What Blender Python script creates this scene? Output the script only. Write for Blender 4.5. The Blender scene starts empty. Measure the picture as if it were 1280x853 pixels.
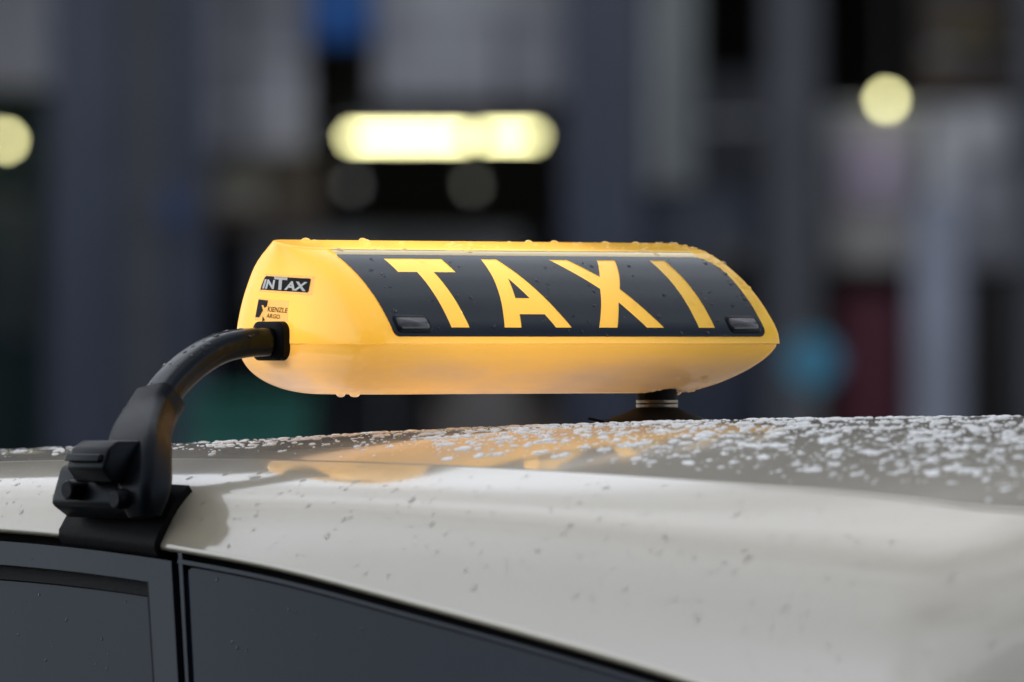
import bpy, bmesh, math, random
import numpy as np
from mathutils import Vector, Matrix
from mathutils.bvhtree import BVHTree
from mathutils.geometry import delaunay_2d_cdt

R = math.radians
scene = bpy.context.scene
COL = scene.collection

# ------------------------------------------------------------------ camera, sky, sun, exposure
CAM_Z = 1.56            # eye height; the seam of the roof sign is level with it
CAM_D = 7.5             # metres from the camera to the middle of the sign
cam_data = bpy.data.cameras.new('camera')
cam = bpy.data.objects.new('camera', cam_data)
COL.objects.link(cam)
cam.location = (0, -CAM_D, CAM_Z)
cam.rotation_euler = (R(90), 0, 0)
cam_data.sensor_width = 36.0
cam_data.lens = 308.0
cam_data.clip_start = 0.5
cam_data.clip_end = 3000.0
cam_data.dof.use_dof = True
cam_data.dof.focus_distance = 7.42
cam_data.dof.aperture_fstop = 6.2
cam_data.dof.aperture_blades = 0
scene.camera = cam

SUN_EL, SUN_AZ = 58.0, 318.0
world = bpy.data.worlds.new('World')
scene.world = world
world.use_nodes = True
wn, wl = world.node_tree.nodes, world.node_tree.links
wn.clear()
w_out = wn.new('ShaderNodeOutputWorld')
w_bg = wn.new('ShaderNodeBackground')
w_hs = wn.new('ShaderNodeHueSaturation')
w_sky = wn.new('ShaderNodeTexSky')
w_sky.sky_type = 'NISHITA'
w_sky.sun_disc = False
w_sky.sun_elevation = R(SUN_EL)
w_sky.sun_rotation = R(SUN_AZ)
w_sky.air_density = 1.0
w_sky.dust_density = 0.3
w_sky.ozone_density = 1.0
w_hs.inputs['Saturation'].default_value = 0.30      # an overcast, nearly grey sky
w_bg.inputs['Strength'].default_value = 0.15
wl.new(w_sky.outputs['Color'], w_hs.inputs['Color'])
# broken cloud cover all over the sky: brighter and darker patches
w_tc = wn.new('ShaderNodeTexCoord')
w_nz = wn.new('ShaderNodeTexNoise'); w_nz.inputs['Scale'].default_value = 2.6; w_nz.inputs['Detail'].default_value = 5.0; w_nz.inputs['Roughness'].default_value = .5
w_mr = wn.new('ShaderNodeMapRange'); w_mr.inputs['From Min'].default_value = .32; w_mr.inputs['From Max'].default_value = .68
w_mr.inputs['To Min'].default_value = .55; w_mr.inputs['To Max'].default_value = 1.48
w_mul = wn.new('ShaderNodeVectorMath'); w_mul.operation = 'SCALE'
wl.new(w_tc.outputs['Generated'], w_nz.inputs['Vector'])
wl.new(w_nz.outputs['Fac'], w_mr.inputs['Value'])
wl.new(w_hs.outputs['Color'], w_mul.inputs[0]); wl.new(w_mr.outputs['Result'], w_mul.inputs['Scale'])
wl.new(w_mul.outputs['Vector'], w_bg.inputs['Color'])
wl.new(w_bg.outputs['Background'], w_out.inputs['Surface'])

sun_data = bpy.data.lights.new('sun', 'SUN')
sun_data.energy = 0.5
sun_data.angle = R(120)
sun_data.color = (1.0, 0.96, 0.91)
sun = bpy.data.objects.new('sun', sun_data)
COL.objects.link(sun)
sun.location = (0, -5, 30)
sun.rotation_euler = (R(90 - SUN_EL), 0, R(180 - SUN_AZ))

scene.view_settings.view_transform = 'Standard'
scene.view_settings.look = 'None'
scene.view_settings.exposure = 0.6
scene.view_settings.gamma = 1.0
scene.view_settings.use_curve_mapping = False
scene.render.engine = 'CYCLES'
scene.cycles.use_denoising = True
scene.cycles.use_adaptive_sampling = True
scene.cycles.adaptive_threshold = 0.03
scene.cycles.max_bounces = 6
scene.cycles.diffuse_bounces = 2
scene.cycles.glossy_bounces = 3
scene.cycles.transmission_bounces = 5
scene.cycles.caustics_reflective = False
scene.cycles.sample_clamp_indirect = 6.0

# ------------------------------------------------------------------ helpers
def link(o, parent=None):
    COL.objects.link(o)
    if parent is not None:
        o.parent = parent
    return o

def tag(o, label=None, cat=None, group=None, kind=None):
    if label: o['label'] = label
    if cat: o['category'] = cat
    if group: o['group'] = group
    if kind: o['kind'] = kind
    return o

def empty(name, loc=(0, 0, 0), rz=0.0):
    o = bpy.data.objects.new(name, None)
    o.empty_display_size = 0.1
    o.location = loc
    o.rotation_euler = (0, 0, rz)
    return link(o)

def mesh_obj(name, verts, faces, mat, parent=None, smooth=True, angle=35):
    me = bpy.data.meshes.new(name)
    me.from_pydata([tuple(v) for v in verts], [], [tuple(f) for f in faces])
    me.validate(); me.update()
    if mat: me.materials.append(mat)
    o = bpy.data.objects.new(name, me)
    link(o, parent)
    if smooth: shade(o, angle)
    return o

def shade(o, angle=35):
    me = o.data
    me.polygons.foreach_set('use_smooth', [True] * len(me.polygons))
    try:
        me.set_sharp_from_angle(angle=R(angle))
    except Exception:
        pass

def bm_obj(name, bm, mat, parent=None, smooth=True, angle=35):
    bmesh.ops.recalc_face_normals(bm, faces=bm.faces)
    me = bpy.data.meshes.new(name)
    bm.to_mesh(me); bm.free()
    if mat: me.materials.append(mat)
    o = bpy.data.objects.new(name, me)
    link(o, parent)
    if smooth: shade(o, angle)
    return o

def box_bm(x0, x1, y0, y1, z0, z1, bevel=0.0, segs=2):
    bm = bmesh.new()
    bmesh.ops.create_cube(bm, size=1.0)
    for v in bm.verts:
        v.co = Vector((x0 + (v.co.x + .5) * (x1 - x0), y0 + (v.co.y + .5) * (y1 - y0), z0 + (v.co.z + .5) * (z1 - z0)))
    if bevel > 0:
        bmesh.ops.bevel(bm, geom=list(bm.edges), offset=bevel, segments=segs, profile=.5, affect='EDGES')
    return bm

def box(name, x0, x1, y0, y1, z0, z1, mat, parent=None, bevel=0.01):
    return bm_obj(name, box_bm(x0, x1, y0, y1, z0, z1, bevel), mat, parent)

def lathe(name, prof, mat, parent=None, segs=48, center=(0, 0, 0), axis='Z', angle=30):
    vs, fs = [], []
    n = len(prof)
    for i in range(segs):
        th = 2 * math.pi * i / segs
        c, s = math.cos(th), math.sin(th)
        for (rad, h) in prof:
            if axis == 'Z': p = (rad * c, rad * s, h)
            elif axis == 'X': p = (h, rad * c, rad * s)
            else: p = (rad * c, h, rad * s)
            vs.append((p[0] + center[0], p[1] + center[1], p[2] + center[2]))
    for i in range(segs):
        j = (i + 1) % segs
        for k in range(n - 1):
            fs.append((i * n + k, j * n + k, j * n + k + 1, i * n + k + 1))
    if prof[0][0] > 1e-6: fs.append(tuple(i * n for i in range(segs)))
    if prof[-1][0] > 1e-6: fs.append(tuple(i * n + n - 1 for i in range(segs))[::-1])
    bm = bmesh.new()
    bv = [bm.verts.new(v) for v in vs]
    for f in fs:
        try: bm.faces.new([bv[i] for i in f])
        except ValueError: pass
    bmesh.ops.remove_doubles(bm, verts=bm.verts, dist=1e-6)
    return bm_obj(name, bm, mat, parent, True, angle)

def grid_faces(nu, nv, closed_u=False):
    fs = []
    for i in range(nu if closed_u else nu - 1):
        j = (i + 1) % nu
        for k in range(nv - 1):
            fs.append((i * nv + k, j * nv + k, j * nv + k + 1, i * nv + k + 1))
    return fs

def spline(xs, ys):
    xs = np.array(xs, float); ys = np.array(ys, float)
    m = np.gradient(ys, xs)
    def f(x):
        x = np.clip(x, xs[0], xs[-1])
        i = np.clip(np.searchsorted(xs, x) - 1, 0, len(xs) - 2)
        h = xs[i + 1] - xs[i]; t = (x - xs[i]) / h
        return ((2*t**3 - 3*t**2 + 1) * ys[i] + (t**3 - 2*t**2 + t) * h * m[i]
                + (-2*t**3 + 3*t**2) * ys[i + 1] + (t**3 - t**2) * h * m[i + 1])
    return f

# ------------------------------------------------------------------ materials
def new_mat(name):
    m = bpy.data.materials.new(name)
    m.use_nodes = True
    return m, m.node_tree.nodes, m.node_tree.links, m.node_tree.nodes['Principled BSDF']

def noise_mat(name, col, rough=0.5, spec=0.5, var=0.15, scale=6.0, bump=0.0, bscale=40.0, metallic=0.0, coat=0.0,
              rough_var=0.0, ior=1.5):
    m, n, l, b = new_mat(name)
    tc = n.new('ShaderNodeTexCoord')
    nz = n.new('ShaderNodeTexNoise'); nz.inputs['Scale'].default_value = scale; nz.inputs['Detail'].default_value = 6
    l.new(tc.outputs['Object'], nz.inputs['Vector'])
    rp = n.new('ShaderNodeValToRGB')
    rp.color_ramp.elements[0].position = .3; rp.color_ramp.elements[1].position = .7
    rp.color_ramp.elements[0].color = (*[c * (1 - var) for c in col], 1)
    rp.color_ramp.elements[1].color = (*[min(1, c * (1 + var)) for c in col], 1)
    l.new(nz.outputs['Fac'], rp.inputs['Fac'])
    l.new(rp.outputs['Color'], b.inputs['Base Color'])
    b.inputs['Roughness'].default_value = rough
    b.inputs['Metallic'].default_value = metallic
    b.inputs['IOR'].default_value = ior
    b.inputs['Specular IOR Level'].default_value = spec
    b.inputs['Coat Weight'].default_value = coat
    if rough_var > 0:
        mr = n.new('ShaderNodeMapRange')
        mr.inputs['To Min'].default_value = max(0, rough - rough_var); mr.inputs['To Max'].default_value = rough + rough_var
        l.new(nz.outputs['Fac'], mr.inputs['Value']); l.new(mr.outputs['Result'], b.inputs['Roughness'])
    if bump > 0:
        n2 = n.new('ShaderNodeTexNoise'); n2.inputs['Scale'].default_value = bscale; n2.inputs['Detail'].default_value = 4
        l.new(tc.outputs['Object'], n2.inputs['Vector'])
        bp = n.new('ShaderNodeBump'); bp.inputs['Strength'].default_value = bump; bp.inputs['Distance'].default_value = 0.002
        l.new(n2.outputs['Fac'], bp.inputs['Height']); l.new(bp.outputs['Normal'], b.inputs['Normal'])
    return m

def emit_mat(name, col, strength):
    m, n, l, b = new_mat(name)
    b.inputs['Base Color'].default_value = (*col, 1)
    b.inputs['Emission Color'].default_value = (*col, 1)
    b.inputs['Emission Strength'].default_value = strength
    return m

M = {}
# light ivory taxi paint under a strongly reflecting wet clear coat
m, n, l, b = new_mat('ivory_paint')
tc = n.new('ShaderNodeTexCoord')
nz = n.new('ShaderNodeTexNoise'); nz.inputs['Scale'].default_value = 3.0; nz.inputs['Detail'].default_value = 5
l.new(tc.outputs['Object'], nz.inputs['Vector'])
rp = n.new('ShaderNodeValToRGB')
rp.color_ramp.elements[0].position = .35; rp.color_ramp.elements[1].position = .65
rp.color_ramp.elements[0].color = (.395, .355, .268, 1); rp.color_ramp.elements[1].color = (.415, .373, .283, 1)
l.new(nz.outputs['Fac'], rp.inputs['Fac']); l.new(rp.outputs['Color'], b.inputs['Base Color'])
b.inputs['Roughness'].default_value = .35
b.inputs['Specular IOR Level'].default_value = .2
b.inputs['Coat Weight'].default_value = 1.0
b.inputs['Coat IOR'].default_value = 2.05
b.inputs['Coat Roughness'].default_value = .09
n2 = n.new('ShaderNodeTexNoise'); n2.inputs['Scale'].default_value = 5.0; n2.inputs['Detail'].default_value = 2
l.new(tc.outputs['Object'], n2.inputs['Vector'])
bp = n.new('ShaderNodeBump'); bp.inputs['Strength'].default_value = .25; bp.inputs['Distance'].default_value = .004
l.new(n2.outputs['Fac'], bp.inputs['Height']); l.new(bp.outputs['Normal'], b.inputs['Coat Normal'])
M['paint'] = m

M['gloss_black'] = noise_mat('gloss_black_trim', (.007, .008, .012), .12, .18, .2, 8, .02, 60)
M['tinted_glass'] = noise_mat('tinted_glass', (.003, .005, .011), .03, .15, .3, 4)
M['rubber'] = noise_mat('black_rubber', (.005, .005, .006), .6, .10, .3, 60, .2, 300)
M['plastic'] = noise_mat('black_moulded_plastic', (.004, .0045, .006), .34, .11, .25, 30, .12, 900, rough_var=.06)
M['tube'] = noise_mat('black_coated_tube', (.004, .005, .007), .19, .20, .25, 30, .06, 700, rough_var=.05)
M['foil'] = noise_mat('black_foil', (.007, .009, .015), .20, .32, .2, 25, .03, 120, rough_var=.05)
M['ring'] = noise_mat('dull_brassy_ring', (.17, .145, .115), .38, .5, .15, 40, metallic=1.0)
M['tyre'] = noise_mat('tyre_rubber', (.02, .02, .02), .8, .3, .2, 20, .3, 80)
M['alloy'] = noise_mat('alloy_rim', (.5, .5, .52), .3, .5, .1, 20, metallic=1.0)
M['white_print'] = noise_mat('white_print', (.93, .91, .88), .4, .5, .03, 60)
M['black_print'] = noise_mat('black_print', (.008, .008, .008), .5, .15, .2, 60)

# a cool cast on the sky's reflection in the dark coatings
for k_ in ('gloss_black', 'tinted_glass', 'plastic', 'tube', 'foil'):
    M[k_].node_tree.nodes['Principled BSDF'].inputs['Specular Tint'].default_value = (.70, .85, 1.0, 1)

# clear sticker film: paler than the plastic below it
m, n, l, b = new_mat('sticker_film')
b.inputs['Base Color'].default_value = (.80, .70, .58, 1)
b.inputs['Roughness'].default_value = .35
tr = n.new('ShaderNodeBsdfTransparent'); mx = n.new('ShaderNodeMixShader'); mx.inputs['Fac'].default_value = .30
l.new(tr.outputs[0], mx.inputs[1]); l.new(b.outputs[0], mx.inputs[2]); l.new(mx.outputs[0], n['Material Output'].inputs['Surface'])
M['overlay'] = m

# translucent amber sign plastic, lit from inside by the lamps in the sign
def amber(name, base, trans, fac, greying, coat=.5, cior=1.5, overlay=False):
    m, n, l, b = new_mat(name)
    tc = n.new('ShaderNodeTexCoord')
    nz = n.new('ShaderNodeTexNoise'); nz.inputs['Scale'].default_value = 11.0; nz.inputs['Detail'].default_value = 5
    mp_ = n.new('ShaderNodeMapping'); mp_.inputs['Scale'].default_value = (.45, 1, 1.3)
    l.new(tc.outputs['Object'], mp_.inputs['Vector']); l.new(mp_.outputs['Vector'], nz.inputs['Vector'])
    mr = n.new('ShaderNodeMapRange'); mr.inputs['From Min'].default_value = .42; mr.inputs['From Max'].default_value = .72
    mr.inputs['To Max'].default_value = greying
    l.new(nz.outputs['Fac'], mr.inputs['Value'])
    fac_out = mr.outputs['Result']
    if overlay:      # roof and road reflection painted grey: strong along the bottom, gone at the seam
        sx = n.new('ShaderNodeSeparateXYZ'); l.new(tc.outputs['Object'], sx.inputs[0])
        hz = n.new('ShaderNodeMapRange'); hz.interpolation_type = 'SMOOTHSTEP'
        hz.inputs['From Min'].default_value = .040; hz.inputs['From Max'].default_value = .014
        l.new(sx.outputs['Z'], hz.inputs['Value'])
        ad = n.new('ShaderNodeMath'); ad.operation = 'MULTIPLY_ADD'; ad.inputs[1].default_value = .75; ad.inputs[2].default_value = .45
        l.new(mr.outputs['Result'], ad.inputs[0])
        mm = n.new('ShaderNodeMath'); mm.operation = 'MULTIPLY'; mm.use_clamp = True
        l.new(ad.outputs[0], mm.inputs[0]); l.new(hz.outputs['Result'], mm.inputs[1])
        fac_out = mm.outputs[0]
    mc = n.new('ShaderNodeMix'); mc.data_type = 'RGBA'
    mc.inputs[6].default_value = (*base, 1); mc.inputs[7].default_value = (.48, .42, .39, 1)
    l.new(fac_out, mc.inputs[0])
    l.new(mc.outputs[2], b.inputs['Base Color'])
    b.inputs['Roughness'].default_value = .22
    b.inputs['IOR'].default_value = 1.55
    b.inputs['Coat Weight'].default_value = coat
    b.inputs['Coat IOR'].default_value = cior
    b.inputs['Coat Roughness'].default_value = .12
    t = n.new('ShaderNodeBsdfTranslucent'); t.inputs['Color'].default_value = (*trans, 1)
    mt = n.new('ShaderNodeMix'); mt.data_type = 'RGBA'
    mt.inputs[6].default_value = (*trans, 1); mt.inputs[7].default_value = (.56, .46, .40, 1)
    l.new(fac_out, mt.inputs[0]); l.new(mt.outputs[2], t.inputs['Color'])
    mx = n.new('ShaderNodeMixShader'); mx.inputs['Fac'].default_value = fac
    l.new(b.outputs[0], mx.inputs[1]); l.new(t.outputs[0], mx.inputs[2])
    l.new(mx.outputs[0], n['Material Output'].inputs['Surface'])
    return m
M['amber'] = amber('amber_plastic', (.90, .71, .008), (.94, .63, .15), .48, .05, .45, 1.55)
M['amber_low'] = amber('amber_plastic_painted_reflection', (.86, .63, .06), (.94, .62, .15), .38, 1.0, 1.0, 1.7, True)

# water
m, n, l, b = new_mat('water')
n.remove(b)
g = n.new('ShaderNodeBsdfGlass'); g.inputs['IOR'].default_value = 1.333; g.inputs['Roughness'].default_value = 0.0
l.new(g.outputs[0], n['Material Output'].inputs['Surface'])
M['water'] = m

# beaded water on the roof, its sky light painted in as a nearly opaque white
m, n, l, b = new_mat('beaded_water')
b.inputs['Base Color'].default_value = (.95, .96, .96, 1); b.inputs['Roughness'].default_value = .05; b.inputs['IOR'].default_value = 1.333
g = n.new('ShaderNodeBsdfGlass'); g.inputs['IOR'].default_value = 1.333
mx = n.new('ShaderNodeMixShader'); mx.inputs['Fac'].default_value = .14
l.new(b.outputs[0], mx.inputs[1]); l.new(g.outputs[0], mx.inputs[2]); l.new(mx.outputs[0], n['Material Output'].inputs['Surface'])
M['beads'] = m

# ------------------------------------------------------------------ car frame: a = across the car, r = towards its tail, z up
YAW = R(40)
def CW(a, r, z):                    # car frame to world
    return (a * math.cos(YAW) + r * math.sin(YAW), a * math.sin(YAW) - r * math.cos(YAW), z)
class Frame:                        # an Empty turned with the car; L() gives local coordinates
    def __init__(self, name, a, r, z):
        self.o = (a, r, z)
        self.e = empty(name, CW(a, r, z), YAW)
    def L(self, a, r, z):
        return (a - self.o[0], -(r - self.o[1]), z - self.o[2])

# ------------------------------------------------------------------ ground
def ground_mat():
    m = noise_mat('wet_asphalt', (.045, .046, .05), .35, .5, .25, 3, .5, 90, rough_var=.15)
    return m
gm = ground_mat()
o = mesh_obj('ground', [(-1500, -1500, 0), (1500, -1500, 0), (1500, 1500, 0), (-1500, 1500, 0)], [(0, 1, 2, 3)], gm, None, False)
tag(o, kind='structure')
pm = noise_mat('pavement_slabs', (.16, .155, .15), .6, .4, .2, 2, .3, 30)
o = box('pavement', -60, 60, 33.0, 46.0, -.05, .13, pm, None, .02); tag(o, kind='structure')

# ------------------------------------------------------------------ car
car = Frame('taxi_car', .17, .25, 0.0)
tag(car.e, 'light ivory taxi car wet with rain, carrying the lit yellow roof sign', 'car')
ZC = CAM_Z
RS = [-1.3, -.9, -.6, -.3, 0, .3, .6, .9, 1.2]
crown = spline(RS, [.138, .108, .0965, .087, .073, .0645, .062, .067, .088])
seam = spline(RS + [1.45, 1.7], [.170, .132, .115, .104, .0985, .1005, .108, .121, .158, .32, .50])
gut = spline([-1.1, -.7, -.155, 0, .2, .4, .55, .7, .97, 1.2, 1.45, 1.7],
             [.235, .176, .157, .1635, .1803, .2085, .231, .2555, .312, .38, .48, .60])
shol = spline([-1.1, -.3, 0, .3, .5, .7, .97, 1.2, 1.45, 1.7], [.170, .118, .117, .123, .135, .154, .184, .23, .37, .54])
MID = .17
def roof_pt(a, r):
    return ZC - (crown(r) + (seam(r) - crown(r)) * np.abs(2 * (a - MID)) ** (2.0 + 1.4 * np.clip((.62 - r) / .45, 0, 1)))
def inward(r):                       # the pillar curls in towards the rear window
    return 1.5 * min(.22, max(0.0, r - .92)) ** 2 - .36 * max(0.0, r - 1.2)
def rail_pt(t, r, off=0.0):          # t 0 at the roof seam, 1 at the gutter
    k = inward(r)
    p0 = (-.3305 - .19 * max(0.0, r - 1.13), seam(r)); p1 = (-.402 + .8 * k, shol(r)); p2 = (-.430 + k, gut(r))
    def cv(t):
        w0, w1, w2 = (1-t)**2, 2*t*(1-t) * 2.0, t*t
        q = w0 + w1 + w2
        return (w0*p0[0] + w1*p1[0] + w2*p2[0]) / q, (w0*p0[1] + w1*p1[1] + w2*p2[1]) / q
    a, d = cv(t)
    if off:
        u_, v_ = cv(max(0, t - 1e-3)), cv(min(1, t + 1e-3))
        da, dd = v_[0] - u_[0], v_[1] - u_[1]
        q = math.hypot(da, dd); a += off * -dd / q; d -= off * -da / q
    return a, d
def side_pt(r, w, off=0.0):          # door surface below the gutter, w metres down
    return -.430 + inward(r) - .25 * w - off * .97 + (0.0), ZC - gut(r) - w + off * .24
def mir(a, s): return a if s > 0 else 2 * MID - a

# roof panel
na, nr = 61, 90
vs = []
for a in np.linspace(-.3265, 2 * MID + .3265, na):
    for r in np.linspace(-1.02, 1.13, nr):
        vs.append(car.L(a, r, roof_pt(a, r)))
fs = grid_faces(na, nr)
k0 = len(vs)
for ia in (0, na - 1):               # turned-down flanges in the seams
    base = len(vs)
    for k in range(nr):
        v = vs[ia * nr + k]; vs.append((v[0], v[1], v[2] - .008))
    for k in range(nr - 1):
        fs.append((ia * nr + k, ia * nr + k + 1, base + k + 1, base + k))
roof = mesh_obj('roof', vs, fs, M['paint'], car.e, True, 40)

# side rails, pillars and gutters
def rail(s):
    ts = list(np.linspace(0, 1, 80)); rr = list(np.linspace(-1.05, 1.70, 220))
    vs = []
    for r in rr:
        a, d = rail_pt(0, r); vs.append(car.L(mir(a + .001, s), r, ZC - d - .008))
        for t in ts:
            a, d = rail_pt(t, r); vs.append(car.L(mir(a, s), r, ZC - d))
        a, d = rail_pt(1, r)
        for da, dd in ((.0010, .0026), (.004, .0042), (.010, .0036), (.020, .000)):
            vs.append(car.L(mir(a + da, s), r, ZC - d - dd))
    return mesh_obj('roof_rail', vs, grid_faces(len(rr), len(ts) + 5), M['paint'], car.e, True, 60)
rail(1); rail(-1)
# dark channel in the seam between roof panel and rail
def seam_strip(s):
    rr = np.linspace(-1.02, 1.13, 60); vs = []
    for r in rr:
        for a in (-.334, -.322): vs.append(car.L(mir(a, s), r, ZC - seam(r) - .0018))
    mesh_obj('seam_filler', vs, grid_faces(60, 2), M['rubber'], car.e)
seam_strip(1); seam_strip(-1)

def strip(name, pa, pb, mat, s, off=0.0, thick=0.004, n=None, parent=None):
    """a solid band on the door surface between two (r, w) polylines with equal counts"""
    vs = []
    for (ra, wa), (rb, wb) in zip(pa, pb):
        for (r_, w_, o_) in ((ra, wa, off - thick), (ra, wa, off), (rb, wb, off), (rb, wb, off - thick)):
            a, z = side_pt(r_, w_, o_); vs.append(car.L(mir(a, s), r_, z))
    fs = []
    m_ = len(pa)
    for i in range(m_ - 1):
        for k in range(4):
            q = (k + 1) % 4
            fs.append((i * 4 + k, i * 4 + q, (i + 1) * 4 + q, (i + 1) * 4 + k))
    fs.append((0, 1, 2, 3)); fs.append(tuple((m_ - 1) * 4 + k for k in (3, 2, 1, 0)))
    bm = bmesh.new(); bv = [bm.verts.new(v) for v in vs]
    for f in fs: bm.faces.new([bv[i] for i in f])
    return bm_obj(name, bm, mat, parent or car.e, True, 40)

def belt_w(r): return (ZC - .96) - gut(r)
def rl(r0, r1, w, n=24):
    return [(r, w if not callable(w) else w(r)) for r in np.linspace(r0, r1, n)]

def lerp_line(p, q, n=12):
    return [(p[0] + (q[0]-p[0]) * i/(n-1), p[1] + (q[1]-p[1]) * i/(n-1)) for i in range(n)]

def front_door(s):
    d = strip('door', rl(-.98, .0850, .0108), rl(-.98, .0605, .0300), M['gloss_black'], s, .002, .014)     # window frame, top
    d['label'] = 'front door with gloss black window frame'
    # its rear upright (centre pillar cover)
    wb = .46
    L1 = [(.0600 + .00 + (w - .0285) * .43, w) for w in np.linspace(.0108, wb, 24)]
    L2 = [(.0836 + (w - .0068) * .42, w) for w in np.linspace(.0108, wb, 24)]
    L1[0] = (.0600 - .004, .0108)
    strip('pillar_cover', [(r + .0005, w) for r, w in L1], L2, M['gloss_black'], s, .0024, .014, parent=d)
    # recessed seal and pane
    strip('window_seal', rl(-.98, .062, .026), rl(-.98, .062, .0405), M['rubber'], s, -.006, .006, parent=d)
    strip('window_seal', [(.0562 + (w - .0285) * .43, w) for w in np.linspace(.03, wb, 20)],
          [(.0606 + (w - .0285) * .43, w) for w in np.linspace(.03, wb, 20)], M['rubber'], s, .0010, .010, parent=d)
    vs = []; nn = 20
    for i in range(nn):
        for k in range(nn):
            q = k / (nn - 1); w = .034 + (wb - .034) * q
            r1 = .060 + (w - .0285) * .43
            r0 = -.98 + .0 * q
            r = r0 + (r1 - r0) * i / (nn - 1)
            a, z = side_pt(r, w, -.010); vs.append(car.L(mir(a, s), r, max(z, .95)))
    p = mesh_obj('window_pane', vs, grid_faces(nn, nn), M['tinted_glass'], d)
    return d
front_door(1); front_door(-1)

def rear_door(s):
    # pane with a rounded upper front corner
    wt = .0130
    def edge(w): return .0990 + (w - .0142) * .40
    rad = .012
    out = []
    n_ = 8
    wb = .46
    vs = []; cols = 60; rows = 24
    for i in range(cols):
        x = (i / (cols - 1)) ** 1.35
        for k in range(rows):
            q = (k / (rows - 1)) ** 1.6
            r_ = edge(wt) + x * (.98 - edge(wt))
            lim = wt
            dx = r_ - edge(wt)
            if dx < rad: lim = wt + rad - math.sqrt(max(0, rad**2 - (rad - dx)**2))
            top = lim
            w = top + (max(top + .02, min(wb, belt_w(r_))) - top) * q
            rr_ = r_ + (w - wt) * .40 * max(0, 1 - x * 1.2)
            a, z = side_pt(rr_, w, -.002); vs.append(car.L(mir(a, s), rr_, max(z, .94)))
    d = mesh_obj('door', vs, grid_faces(cols, rows), M['tinted_glass'], car.e)
    d['label'] = 'rear door with flush dark tinted pane'
    strip('window_trim', rl(.0945, 1.0, .0085, 50), rl(.0945, 1.0, .0118, 50), M['gloss_black'], s, .0030, .006, parent=d)
    strip('window_trim', [(.0905 + (w - .003) * .42, w) for w in np.linspace(.003, wb, 30)],
          [(.0955 + (w - .003) * .41, w) for w in np.linspace(.003, wb, 30)], M['gloss_black'], s, .0012, .006, parent=d)
    return d
rear_door(1); rear_door(-1)
# black backing behind all gaps of the door opening
def backing(s):
    vs = []
    rr = np.linspace(-1.0, 1.05, 60)
    for r in rr:
        for w in (-.012, .03, .45):
            a, z = side_pt(r, w, -.022); vs.append(car.L(mir(a + (.012 if w < 0 else 0), s), r, z))
    mesh_obj('door_seal', vs, grid_faces(60, 3), M['rubber'], car.e)
backing(1); backing(-1)

# windscreen and rear window
def screen(name, r_top, r_bot, z_bot, hw_bot, bulge):
    vs = []; nn, mm = 25, 14
    for k in range(mm):
        q = k / (mm - 1)
        for i in range(nn):
            x = -1 + 2 * i / (nn - 1)
            hw = (.487 if r_bot > 0 else .497) + (hw_bot - .49) * q
            a = MID + x * hw
            zt = float(roof_pt(MID + x * .487, r_top)) - .004
            z = zt + (z_bot - zt) * q + bulge * math.sin(math.pi * q)
            r = r_top + (r_bot - r_top) * q - (r_bot / abs(r_bot)) * .09 * x * x * (.3 + .7*q)
            vs.append(car.L(a, r, z))
    return mesh_obj(name, vs, grid_faces(mm, nn), M['tinted_glass'], car.e)
screen('windscreen', -1.03, -1.72, .98, .66, .02)
screen('rear_window', 1.12, 1.68, 1.05, .60, .02)

# lower body as a loft of rounded sections
def lower_body():
    st = [(-2.55, .55, .62), (-2.50, .78, .70), (-2.3, .86, .76), (-1.9, .90, .88), (-1.62, .91, .955), (-1.0, .915, .965), (0, .92, .965),
          (1.0, .915, .965), (1.55, .90, 1.0), (1.9, .88, .99), (2.2, .85, .96), (2.34, .78, .90), (2.38, .55, .80)]
    vs = []
    for (r, hw, zt) in st:
        sec = [(-.0, .24), (-hw * .92, .25), (-hw, .36), (-hw, .62), (-hw * .985, zt - .16), (-hw * .90, zt - .02), (-hw * .74, zt), (0, zt + .02)]
        full = sec + [(-x, z) for x, z in sec[-2:0:-1]]
        for x, z in full: vs.append(car.L(MID + x, r, z))
    k = 14
    fs = []
    for i in range(len(st) - 1):
        for j in range(k):
            q = (j + 1) % k
            fs.append((i * k + j, i * k + q, (i + 1) * k + q, (i + 1) * k + j))
    fs.append(tuple(range(k))); fs.append(tuple((len(st) - 1) * k + j for j in range(k))[::-1])
    bm = bmesh.new(); bv = [bm.verts.new(v) for v in vs]
    for f in fs: bm.faces.new([bv[i] for i in f])
    bm_obj('body', bm, M['paint'], car.e, True, 50)
lower_body()
for sx in (-1, 1):
    for rr_ in (-1.42, 1.42):
        c = car.L(MID + sx * .80, rr_, .325)
        w = lathe('wheel', [(.20, -.09), (.215, -.10), (.215, .10), (.20, .09)], M['alloy'], car.e, 32, c, 'X')
        lathe('tyre', [(.205, -.105), (.30, -.108), (.325, -.085), (.325, .085), (.30, .108), (.205, .105)], M['tyre'], w, 40, c, 'X')
        lathe('rim', [(0.0, sx * .075), (.05, sx * .09), (.07, sx * .08), (.19, sx * .07), (.206, sx * .09)], M['alloy'], w, 32, c, 'X')

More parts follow.
